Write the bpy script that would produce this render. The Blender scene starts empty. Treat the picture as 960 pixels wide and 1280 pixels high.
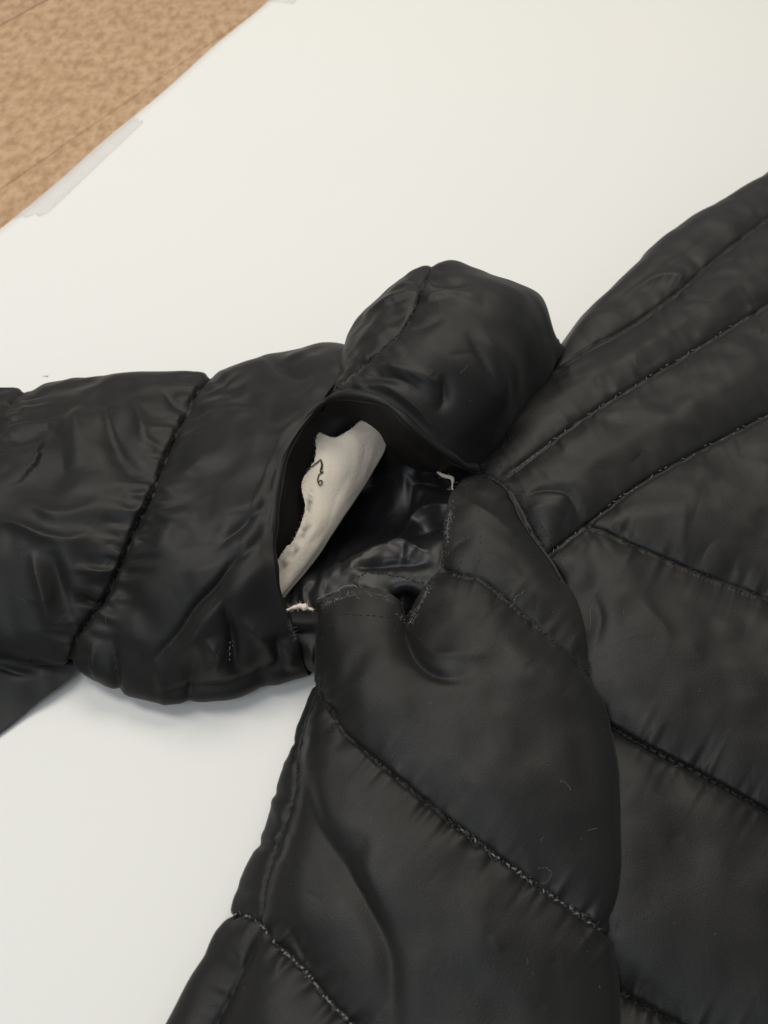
import bpy, math, random
import numpy as np
from mathutils import Vector, Matrix

random.seed(7)
rng = np.random.default_rng(11)
scene = bpy.context.scene
C = scene.collection

# ------------------------------------------------------------------ camera
PITCH = math.radians(55.0)
DIST = 0.45
VF = math.radians(67.0)
FPX = 640.0 / math.tan(VF / 2)          # focal length in photo pixels (960 x 1280)
CAM = np.array([0.0, -DIST * math.cos(PITCH), DIST * math.sin(PITCH) + 0.03])
FWD = np.array([0.0, math.cos(PITCH), -math.sin(PITCH)])
RIGHT = np.array([1.0, 0.0, 0.0])
UP = np.cross(RIGHT, FWD)
cam_data = bpy.data.cameras.new('camera')
cam_data.sensor_fit = 'VERTICAL'
cam_data.sensor_height = 34.6
cam_data.lens = 34.6 / 2 / math.tan(VF / 2)
cam_data.clip_start = 0.01
cam_data.clip_end = 50
cam_data.dof.use_dof = True
cam_data.dof.focus_distance = 0.425
cam_data.dof.aperture_fstop = 10.0
cam = bpy.data.objects.new('camera', cam_data)
cam.location = CAM
cam.rotation_euler = (math.pi / 2 - PITCH, 0, 0)
C.objects.link(cam)
scene.camera = cam

# ------------------------------------------------------------------ light: indoor ceiling lamps and an added front fill
world = bpy.data.worlds.new('World')
scene.world = world
world.use_nodes = True
bg = world.node_tree.nodes['Background']
bg.inputs[0].default_value = (0.945, 0.97, 1.0, 1)
bg.inputs[1].default_value = 0.29


def area(name, loc, target, sx, sy, power, col):
    d = bpy.data.lights.new(name, 'AREA')
    d.shape = 'RECTANGLE'
    d.size, d.size_y, d.energy, d.color = sx, sy, power, col
    o = bpy.data.objects.new(name, d)
    o.location = loc
    o.rotation_euler = (Vector(target) - Vector(loc)).to_track_quat('-Z', 'Y').to_euler()
    C.objects.link(o)
    return o


area('ceiling_or_fill_lamp', (0.25, 1.40, 1.85), (0.0, 0.0, 0), 1.6, 0.8, 22.5, (1.0, 0.93, 0.80))
area('ceiling_or_fill_lamp', (-0.9, 0.35, 1.9), (0, 0, 0), 0.5, 1.4, 17.5, (1.0, 0.97, 0.94))
area('ceiling_or_fill_lamp', (-0.55, -1.1, 1.9), (-0.1, 0, 0), 1.2, 0.4, 9, (0.84, 0.92, 1.0))  # added cool fill from front left, brightens the near paper

vs = scene.view_settings
vs.view_transform = 'Standard'
vs.look = 'None'
vs.exposure = 0.0
vs.gamma = 1.0
scene.render.film_transparent = False


# ------------------------------------------------------------------ helpers
def W(px, py, z):
    """photo pixel + height above the table (cm) -> place in the room (m)"""
    d = FWD + RIGHT * ((px - 480.0) / FPX) + UP * ((640.0 - py) / FPX)
    t = (z * 0.01 - CAM[2]) / d[2]
    return CAM + d * t


def proj(P):
    v = P - CAM
    zc = v @ FWD
    return np.stack([480 + FPX * (v @ RIGHT) / zc, 640 - FPX * (v @ UP) / zc], -1), zc


def off(p, dx=0, dy=0, z=None):
    q = np.array(p, float)
    q[0] += dx * 0.01
    q[1] += dy * 0.01
    if z is not None:
        q[2] = z * 0.01
    return q


def cr(P, t):
    """Catmull-Rom through P (k,...) at fractional indices t"""
    P = np.asarray(P, float)
    n = len(P)
    ext = np.concatenate([(2 * P[:1] - P[1:2]), P, (2 * P[-1:] - P[-2:-1])], 0)
    i = np.clip(np.floor(t).astype(int), 0, n - 2)
    f = (t - i).reshape((-1,) + (1,) * (P.ndim - 1))
    a, b, c, d = ext[i], ext[i + 1], ext[i + 2], ext[i + 3]
    return 0.5 * ((2 * b) + (-a + c) * f + (2 * a - 5 * b + 4 * c - d) * f ** 2 + (-a + 3 * b - 3 * c + d) * f ** 3)


def resample(curve, n):
    P = np.asarray(curve, float)
    if len(P) == 2:
        return P[0] + (P[1] - P[0]) * np.linspace(0, 1, n)[:, None]
    Q = cr(P, np.linspace(0, len(P) - 1, len(P) * 24))
    s = np.concatenate([[0], np.cumsum(np.linalg.norm(np.diff(Q, axis=0), axis=1))])
    u = np.linspace(0, s[-1], n)
    return np.stack([np.interp(u, s, Q[:, k]) for k in range(Q.shape[1])], 1)


def loft(ribs, n, m):
    R = np.stack([resample(r, m) for r in ribs])            # k, m, 3
    gaps = np.linalg.norm(np.diff(R, axis=0), axis=2).mean(1)
    s = np.concatenate([[0], np.cumsum(gaps)])
    t = np.interp(np.linspace(0, s[-1], n), s, np.arange(len(ribs)))
    return cr(R, t)


def regrid(P, n, m):
    A = cr(P, np.linspace(0, P.shape[0] - 1, n))
    return np.swapaxes(cr(np.swapaxes(A, 0, 1), np.linspace(0, P.shape[1] - 1, m)), 0, 1)


def noise2(n, m, k, l):
    """smooth random field over an n x m grid with k x l lumps"""
    return regrid(rng.standard_normal((max(k, 2), max(l, 2))), n, m)


_LAT = rng.standard_normal((64, 64))


def wnoise(P, lam):
    """smooth random field fixed in the room, lumps about lam metres wide"""
    o = rng.uniform(0, 60, 2)
    x = (P[..., 0] + 0.6 * P[..., 2]) / lam + o[0]
    y = (P[..., 1] - 0.4 * P[..., 2]) / lam + o[1]
    xi, yi = np.floor(x).astype(int), np.floor(y).astype(int)
    u, v = x - xi, y - yi
    u, v = u * u * u * (u * (u * 6 - 15) + 10), v * v * v * (v * (v * 6 - 15) + 10)
    L_ = lambda a, b: _LAT[a % 64, b % 64]
    return (L_(xi, yi) * (1 - u) + L_(xi + 1, yi) * u) * (1 - v) + (L_(xi, yi + 1) * (1 - u) + L_(xi + 1, yi + 1) * u) * v


def normals(P):
    a = np.gradient(P, axis=0)
    b = np.gradient(P, axis=1)
    N = np.cross(a, b)
    N /= np.linalg.norm(N, axis=2, keepdims=True) + 1e-12
    if N[..., 2].mean() < 0:
        N = -N
    return N


def poly_dist(Q, line):
    """Q (...,2) to polyline: distance, arc position, side"""
    L = resample(np.array(line, float), max(8, int(len(line) * 6)))
    best = np.full(Q.shape[:-1], 1e9)
    arc = np.zeros_like(best)
    side = np.zeros_like(best)
    s = 0.0
    for a, b in zip(L[:-1], L[1:]):
        d = b - a
        ln = np.linalg.norm(d) + 1e-9
        v = Q - a
        t = np.clip((v @ d) / ln ** 2, 0, 1)
        w = v - t[..., None] * d
        dist = np.hypot(w[..., 0], w[..., 1])
        m = dist < best
        best = np.where(m, dist, best)
        arc = np.where(m, s + t * ln, arc)
        side = np.where(m, np.sign(d[0] * v[..., 1] - d[1] * v[..., 0]), side)
        s += ln
    return best, arc, side, s


def relax(T, full, iters, kf, kb, seam_w, amp=0.0012):
    """cloth with spare length over soft padding: T target surface, full = extra length (grid), returns wrinkled surface"""
    n, m, _ = T.shape
    N = normals(T)
    D0 = N * (wnoise(T, 0.014) * amp)[..., None]
    P = T + D0
    f1 = 1 + full                      # spare length runs along the ribs, so wrinkles cross the seams
    f0 = 1 + 0.15 * full
    fd = 1 + 0.57 * full
    keep = np.clip(1 - seam_w, 0, 1)[..., None]

    def rest(a, b, f):
        return np.linalg.norm(T[a] - T[b], axis=-1) * 0.5 * (f[a] + f[b])
    S = np.s_
    sets = []
    for st in (0, 1):
        sets.append((S[st:n - 1:2, :], S[st + 1:n:2, :]))
        sets.append((S[:, st:m - 1:2], S[:, st + 1:m:2]))
    dg = []
    for st in (0, 1):
        dg.append((S[st:n - 1:2, :-1], S[st + 1:n:2, 1:]))
        dg.append((S[st:n - 1:2, 1:], S[st + 1:n:2, :-1]))
    allsets = [(a, b, rest(a, b, (f0, f1)[i % 2]), 0.45) for i, (a, b) in enumerate(sets)] + [(a, b, rest(a, b, fd), 0.22) for a, b in dg]
    for it in range(iters):
        for a, b, r, k in allsets:
            d = P[b] - P[a]
            l = np.linalg.norm(d, axis=-1) + 1e-12
            c = d * (k * (l - r) / l)[..., None]
            P[a] += c
            P[b] -= c
        D = P - T
        Dp = np.pad(D, ((1, 1), (1, 1), (0, 0)), 'edge')
        avg = 0.25 * (Dp[2:, 1:-1] + Dp[:-2, 1:-1] + Dp[1:-1, 2:] + Dp[1:-1, :-2])
        D = D + kb * (avg - D)
        D *= (1 - kf)
        D *= keep
        P = T + D
    return P


def new_obj(name, verts, faces, mat, parent=None, uv=None):
    me = bpy.data.meshes.new(name)
    me.from_pydata([tuple(v) for v in verts] if not isinstance(verts, np.ndarray) else verts.tolist(), [], faces if isinstance(faces, list) else faces.tolist())
    me.materials.append(mat)
    me.polygons.foreach_set('use_smooth', [True] * len(me.polygons))
    if uv is not None:
        lay = me.uv_layers.new(name='UVMap')
        vi = np.empty(len(me.loops), dtype=np.int32)
        me.loops.foreach_get('vertex_index', vi)
        lay.data.foreach_set('uv', np.asarray(uv, dtype=np.float32)[vi].ravel())
    me.update()
    o = bpy.data.objects.new(name, me)
    C.objects.link(o)
    if parent:
        o.parent = parent
    return o


def tag(o, label=None, cat=None, kind=None, group=None):
    for k, v in (('label', label), ('category', cat), ('kind', kind), ('group', group)):
        if v:
            o[k] = v
    return o


def tube(path, rad, sides=6, jitter=0):
    """verts, faces of a tube through path (n,3); rad scalar or array"""
    P = np.asarray(path, float)
    n = len(P)
    r = np.broadcast_to(np.asarray(rad, float), (n,))
    T = np.gradient(P, axis=0)
    T /= np.linalg.norm(T, axis=1, keepdims=True) + 1e-12
    ref = np.array([0.13, 0.21, 0.97])
    A = np.cross(T, ref)
    A /= np.linalg.norm(A, axis=1, keepdims=True) + 1e-12
    B = np.cross(T, A)
    V, F = [], []
    for i in range(n):
        for k in range(sides):
            a = 2 * math.pi * k / sides
            V.append(P[i] + r[i] * (math.cos(a) * A[i] + math.sin(a) * B[i]))
    for i in range(n - 1):
        for k in range(sides):
            k2 = (k + 1) % sides
            F.append([i * sides + k, i * sides + k2, (i + 1) * sides + k2, (i + 1) * sides + k])
    F.append(list(range(sides))[::-1])
    F.append([(n - 1) * sides + k for k in range(sides)])
    return V, F


class Soup:
    def __init__(self):
        self.V, self.F = [], []

    def add(self, vf):
        b = len(self.V)
        self.V += list(vf[0])
        self.F += [[i + b for i in f] for f in vf[1]]

    def build(self, name, mat, parent):
        return new_obj(name, np.array(self.V), self.F, mat, parent)


# ------------------------------------------------------------------ materials
def mat_base(name):
    m = bpy.data.materials.new(name)
    m.use_nodes = True
    nt = m.node_tree
    return m, nt, nt.nodes['Principled BSDF'], nt.nodes, nt.links


def fabric(name, col, col2, rough, spec=0.5, bump=0.12, sheen=0.0):
    m, nt, b, N, L = mat_base(name)
    uv = N.new('ShaderNodeTexCoord')
    n1 = N.new('ShaderNodeTexNoise')
    n1.inputs['Scale'].default_value = 28
    n1.inputs['Detail'].default_value = 5
    L.new(uv.outputs['Object'], n1.inputs['Vector'])
    mx = N.new('ShaderNodeMix')
    mx.data_type = 'RGBA'
    mx.inputs[6].default_value = (*col, 1)
    mx.inputs[7].default_value = (*col2, 1)
    L.new(n1.outputs['Fac'], mx.inputs[0])
    L.new(mx.outputs[2], b.inputs['Base Color'])
    mr = N.new('ShaderNodeMapRange')
    mr.inputs['From Min'].default_value = 0.3
    mr.inputs['From Max'].default_value = 0.7
    mr.inputs['To Min'].default_value = rough - 0.05
    mr.inputs['To Max'].default_value = rough + 0.06
    L.new(n1.outputs['Fac'], mr.inputs['Value'])
    L.new(mr.outputs[0], b.inputs['Roughness'])
    b.inputs['Specular IOR Level'].default_value = spec
    if sheen:
        b.inputs['Sheen Weight'].default_value = sheen
        b.inputs['Sheen Roughness'].default_value = 0.45
    # fine grain of the weave, plus soft cockle of the cloth
    wv = N.new('ShaderNodeTexNoise')
    wv.inputs['Scale'].default_value = 1500
    wv.inputs['Detail'].default_value = 2
    L.new(uv.outputs['Object'], wv.inputs['Vector'])
    wsum = wv.outputs['Fac']
    n2 = N.new('ShaderNodeTexNoise')
    n2.inputs['Scale'].default_value = 160
    n2.inputs['Detail'].default_value = 6
    L.new(uv.outputs['Object'], n2.inputs['Vector'])
    b1 = N.new('ShaderNodeBump')
    b1.inputs['Strength'].default_value = bump
    b1.inputs['Distance'].default_value = 0.0004
    L.new(wsum, b1.inputs['Height'])
    b2 = N.new('ShaderNodeBump')
    b2.inputs['Strength'].default_value = 0.05
    b2.inputs['Distance'].default_value = 0.0012
    L.new(n2.outputs['Fac'], b2.inputs['Height'])
    L.new(b1.outputs[0], b2.inputs['Normal'])
    L.new(b2.outputs[0], b.inputs['Normal'])
    return m


def plain(name, col, rough=0.6, spec=0.3, scale=300, var=0.25):
    m, nt, b, N, L = mat_base(name)
    g = N.new('ShaderNodeTexCoord')
    n1 = N.new('ShaderNodeTexNoise')
    n1.inputs['Scale'].default_value = scale
    L.new(g.outputs['Object'], n1.inputs['Vector'])
    mx = N.new('ShaderNodeMix')
    mx.data_type = 'RGBA'
    mx.inputs[6].default_value = (*[c * (1 - var) for c in col], 1)
    mx.inputs[7].default_value = (*[min(1, c * (1 + var)) for c in col], 1)
    L.new(n1.outputs['Fac'], mx.inputs[0])
    L.new(mx.outputs[2], b.inputs['Base Color'])
    b.inputs['Roughness'].default_value = rough
    b.inputs['Specular IOR Level'].default_value = spec
    return m


M_shell = fabric('black_polyester_shell', (0.0045, 0.0043, 0.0040), (0.0070, 0.0066, 0.0060), 0.49, 0.31, 0.30, 0.05)
M_lining = fabric('black_satin_lining', (0.008, 0.008, 0.009), (0.011, 0.011, 0.012), 0.35, 0.30, 0.06, 0.0)
M_inner = fabric('dark_inner_facing', (0.013, 0.011, 0.010), (0.018, 0.015, 0.013), 0.6, 0.3, 0.1, 0.0)
M_thread = plain('black_thread', (0.016, 0.016, 0.016), 0.5, 0.4, 900, 0.4)
M_worn_glint = plain('worn_and_glint_grey_thread', (0.17, 0.17, 0.165), 0.5, 0.4, 700, 0.6)  # grey of worn thread, also stands in for glints on front seams
M_fray = plain('pale_frayed_fibre', (0.34, 0.33, 0.31), 0.6, 0.3, 700, 0.5)
M_lint = plain('pale_lint', (0.18, 0.18, 0.17), 0.7, 0.2, 500, 0.6)


def wadding_mat():
    m, nt, b, N, L = mat_base('offwhite_wadding')
    uv = N.new('ShaderNodeTexCoord')
    n1 = N.new('ShaderNodeTexNoise')
    n1.inputs['Scale'].default_value = 60
    n1.inputs['Detail'].default_value = 6
    L.new(uv.outputs['Object'], n1.inputs['Vector'])
    mx = N.new('ShaderNodeMix')
    mx.data_type = 'RGBA'
    mx.inputs[6].default_value = (0.62, 0.545, 0.445, 1)
    mx.inputs[7].default_value = (0.77, 0.695, 0.59, 1)
    L.new(n1.outputs['Fac'], mx.inputs[0])
    st = N.new('ShaderNodeAttribute')
    st.attribute_name = 'stain'
    m2 = N.new('ShaderNodeMix')
    m2.data_type = 'RGBA'
    m2.inputs[7].default_value = (0.22, 0.20, 0.18, 1)
    L.new(st.outputs['Fac'], m2.inputs[0])
    L.new(mx.outputs[2], m2.inputs[6])
    L.new(m2.outputs[2], b.inputs['Base Color'])
    b.inputs['Roughness'].default_value = 0.9
    b.inputs['Specular IOR Level'].default_value = 0.1
    n2 = N.new('ShaderNodeTexNoise')
    n2.inputs['Scale'].default_value = 520
    n2.inputs['Detail'].default_value = 4
    L.new(uv.outputs['Object'], n2.inputs['Vector'])
    bp = N.new('ShaderNodeBump')
    bp.inputs['Strength'].default_value = 0.25
    bp.inputs['Distance'].default_value = 0.001
    L.new(n2.outputs['Fac'], bp.inputs['Height'])
    L.new(bp.outputs[0], b.inputs['Normal'])
    return m


M_wad = wadding_mat()


def paper_mat():
    m, nt, b, N, L = mat_base('white_paper')
    g = N.new('ShaderNodeTexCoord')
    n1 = N.new('ShaderNodeTexNoise')
    n1.inputs['Scale'].default_value = 5
    n1.inputs['Detail'].default_value = 4
    L.new(g.outputs['Object'], n1.inputs['Vector'])
    mx = N.new('ShaderNodeMix')
    mx.data_type = 'RGBA'
    mx.inputs[6].default_value = (0.775, 0.775, 0.735, 1)
    mx.inputs[7].default_value = (0.79, 0.78, 0.745, 1)
    L.new(n1.outputs['Fac'], mx.inputs[0])
    L.new(mx.outputs[2], b.inputs['Base Color'])
    b.inputs['Roughness'].default_value = 0.62
    b.inputs['Specular IOR Level'].default_value = 0.25
    n2 = N.new('ShaderNodeTexNoise')
    n2.inputs['Scale'].default_value = 700
    n2.inputs['Detail'].default_value = 5
    L.new(g.outputs['Object'], n2.inputs['Vector'])
    bp = N.new('ShaderNodeBump')
    bp.inputs['Strength'].default_value = 0.12
    bp.inputs['Distance'].default_value = 0.0006
    L.new(n2.outputs['Fac'], bp.inputs['Height'])
    L.new(bp.outputs[0], b.inputs['Normal'])
    return m


def laminate_mat():
    m, nt, b, N, L = mat_base('tan_speckled_laminate')
    g = N.new('ShaderNodeTexCoord')
    n1 = N.new('ShaderNodeTexNoise')
    n1.inputs['Scale'].default_value = 85
    n1.inputs['Detail'].default_value = 4
    n1.inputs['Roughness'].default_value = 0.6
    mp = N.new('ShaderNodeMapping')
    mp.inputs['Scale'].default_value = (1.25, 0.75, 1)
    L.new(g.outputs['Object'], mp.inputs[0])
    L.new(mp.outputs[0], n1.inputs['Vector'])
    r = N.new('ShaderNodeValToRGB')
    r.color_ramp.elements[0].position = 0.36
    r.color_ramp.elements[0].color = (0.39, 0.25, 0.138, 1)
    r.color_ramp.elements[1].position = 0.62
    r.color_ramp.elements[1].color = (0.56, 0.395, 0.24, 1)
    e = r.color_ramp.elements.new(0.47)
    e.color = (0.475, 0.315, 0.182, 1)
    L.new(n1.outputs['Fac'], r.inputs[0])
    n2 = N.new('ShaderNodeTexNoise')
    n2.inputs['Scale'].default_value = 9
    L.new(g.outputs['Object'], n2.inputs['Vector'])
    mx = N.new('ShaderNodeMix')
    mx.data_type = 'RGBA'
    mx.blend_type = 'MULTIPLY'
    mx.inputs[7].default_value = (0.90, 0.80, 0.76, 1)
    L.new(n2.outputs['Fac'], mx.inputs[0])
    L.new(r.outputs[0], mx.inputs[6])
    L.new(mx.outputs[2], b.inputs['Base Color'])
    b.inputs['Roughness'].default_value = 0.42
    b.inputs['Specular IOR Level'].default_value = 0.4
    return m


def tape_mat():
    m, nt, b, N, L = mat_base('translucent_tape')
    g = N.new('ShaderNodeTexCoord')
    n1 = N.new('ShaderNodeTexNoise')
    n1.inputs['Scale'].default_value = 60
    L.new(g.outputs['Object'], n1.inputs['Vector'])
    mr = N.new('ShaderNodeMapRange')
    mr.inputs['To Min'].default_value = 0.08
    mr.inputs['To Max'].default_value = 0.18
    L.new(n1.outputs['Fac'], mr.inputs['Value'])
    b.inputs['Base Color'].default_value = (0.72, 0.68, 0.66, 1)
    L.new(mr.outputs[0], b.inputs['Alpha'])
    b.inputs['Roughness'].default_value = 0.45
    return m


M_paper, M_lam, M_tape = paper_mat(), laminate_mat(), tape_mat()

# ------------------------------------------------------------------ setting: table, paper, tape
# paper edge runs through these two spots on the table; everything beyond it is tan laminate
e0, e1 = W(0, 285, 0), W(338, 0, 0)
ed = (e1 - e0) / np.linalg.norm(e1 - e0)              # along the edge
en = np.array([-ed[1], ed[0], 0])                     # away from the paper
if en @ (W(0, 0, 0) - e0) < 0:
    en = -en
g0, g1 = W(0, 235, 0), W(333, 4, 0)                   # seam in the laminate
gd = (g1 - g0) / np.linalg.norm(g1 - g0)
gn = np.array([-gd[1], gd[0], 0])
if gn @ en < 0:
    gn = -gn


def slab(name, c0, d, n, a0, a1, b0, b1, ztop, zbot, mat, bev=0.001):
    """a bevelled flat board: corner c0, along d from a0 to a1, across n from b0 to b1 (m)"""
    V = []
    for z, i in ((zbot, 0), (ztop - bev, 0), (ztop, bev)):
        for a, b in ((a0 + i, b0 + i), (a1 - i, b0 + i), (a1 - i, b1 - i), (a0 + i, b1 - i)):
            p = c0 + d * a + n * b
            V.append((p[0], p[1], z))
    F = [[3, 2, 1, 0], [8, 9, 10, 11]]
    for r in (0, 4):
        for k in range(4):
            F.append([r + k, r + (k + 1) % 4, r + 4 + (k + 1) % 4, r + 4 + k])
    o = new_obj(name, np.array(V), F, mat)
    for p in o.data.polygons:
        p.use_smooth = False
    return o


ZT = -0.0012
t0 = slab('table_top', g0, gd, gn, -3.0, 3.0, -2.2, -0.0002, ZT, -0.03, M_lam)
tag(t0, kind='structure')
gap = W(0, 30, 0)
wid = float((gap - g0) @ gn)
t1 = slab('table_board', g0, gd, gn, -3.0, 3.0, 0.0002, wid - 0.0004, ZT, -0.03, M_lam)
tag(t1, kind='structure')
t2 = slab('table_edge_board', g0, gd, gn, -3.0, 3.0, wid + 0.0004, wid + 0.05, ZT + 0.004, -0.03, M_lam, 0.004)
tag(t2, kind='structure')
t3 = slab('far_board', g0, gd, gn, -3.0, 3.0, wid + 0.052, wid + 2.0, ZT, -0.03, M_lam)
tag(t3, kind='structure')

# paper: a big thin sheet, its cut edge slightly wavy, gently cockled
n, m = 150, 150
A = np.linspace(-1.2, 1.2, n)
Bv = np.linspace(0, 1.6, m) ** 1.0
PG = np.zeros((n, m, 3))
for i, a in enumerate(A):
    wav = 0.0016 * math.sin(a * 9 + 0.6) + 0.0010 * math.sin(a * 31)
    for j, b in enumerate(Bv):
        p = e0 + ed * a - en * (b + (wav if j == 0 else wav * max(0, 1 - b / 0.2)))
        PG[i, j] = p
PG[..., 2] = 0.0006 * noise2(n, m, 16, 12) * np.clip(Bv / 0.05, 0.0, 1)[None, :] - 0.0003
PG[..., 2] = np.clip(PG[..., 2], ZT + 0.0004, 0.0008)
ids = np.arange(n * m).reshape(n, m)
fc = np.stack([ids[:-1, :-1], ids[1:, :-1], ids[1:, 1:], ids[:-1, 1:]], -1).reshape(-1, 4)
paper = new_obj('paper_sheet', PG.reshape(-1, 3), fc, M_paper)
sm = paper.modifiers.new('thickness', 'SOLIDIFY')
sm.thickness = 0.0003
sm.offset = -1
tag(paper, 'large white paper sheet spread flat under the black jacket', 'paper')


def tape_strip(pts, label):
    P = [W(x, y, 0.06) for x, y in pts]
    a, b, c, d = [np.array(p) for p in P]
    n, m = 24, 6
    V = []
    for i in range(n):
        for j in range(m):
            u, v = i / (n - 1), j / (m - 1)
            q = (a * (1 - u) + b * u) * (1 - v) + (d * (1 - u) + c * u) * v
            if i in (0, n - 1):
                q = q + (b - a) * (0.012 * (-1) ** j * (1 if i else -1))
            q[2] = 0.0007 + 0.0002 * math.sin(u * 9 + v * 3)
            V.append(q)
    ids = np.arange(n * m).reshape(n, m)
    fc = np.stack([ids[:-1, :-1], ids[1:, :-1], ids[1:, 1:], ids[:-1, 1:]], -1).reshape(-1, 4)
    o = new_obj('tape_strip', np.array(V), fc, M_tape)
    s = o.modifiers.new('thickness', 'SOLIDIFY')
    s.thickness = 0.00012
    tag(o, label, 'tape', group='tape strips along the paper edge')


tape_strip([(167, 146), (18, 272), (58, 268), (180, 152)], 'longer strip of clear tape along the paper edge at left')
tape_strip([(343, -8), (336, 1), (366, 5), (380, -8)], 'short piece of clear tape at the paper corner at the top')

# ------------------------------------------------------------------ the jacket
jb = W(560, 900, 0)
jacket = bpy.data.objects.new('quilted_jacket', None)
jacket.location = jb
C.objects.link(jacket)
tag(jacket, 'black quilted padded jacket with torn open armhole lying on white paper', 'jacket')


def attach(o, parent):
    o.parent = parent
    o.matrix_parent_inverse = Matrix.Translation(-jacket.matrix_world.translation) if parent is jacket else Matrix.Identity(4)
    return o


bpy.context.view_layer.update()


FOLD = 0.85


def jag(n):
    a = np.abs(rng.standard_normal(n)) * 0.35
    b = np.interp(np.arange(n), np.sort(np.append(rng.uniform(0, n, n // 7), [0, n])), rng.standard_normal(n // 7 + 2))
    return -(a + 0.9 * np.abs(b))


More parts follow.
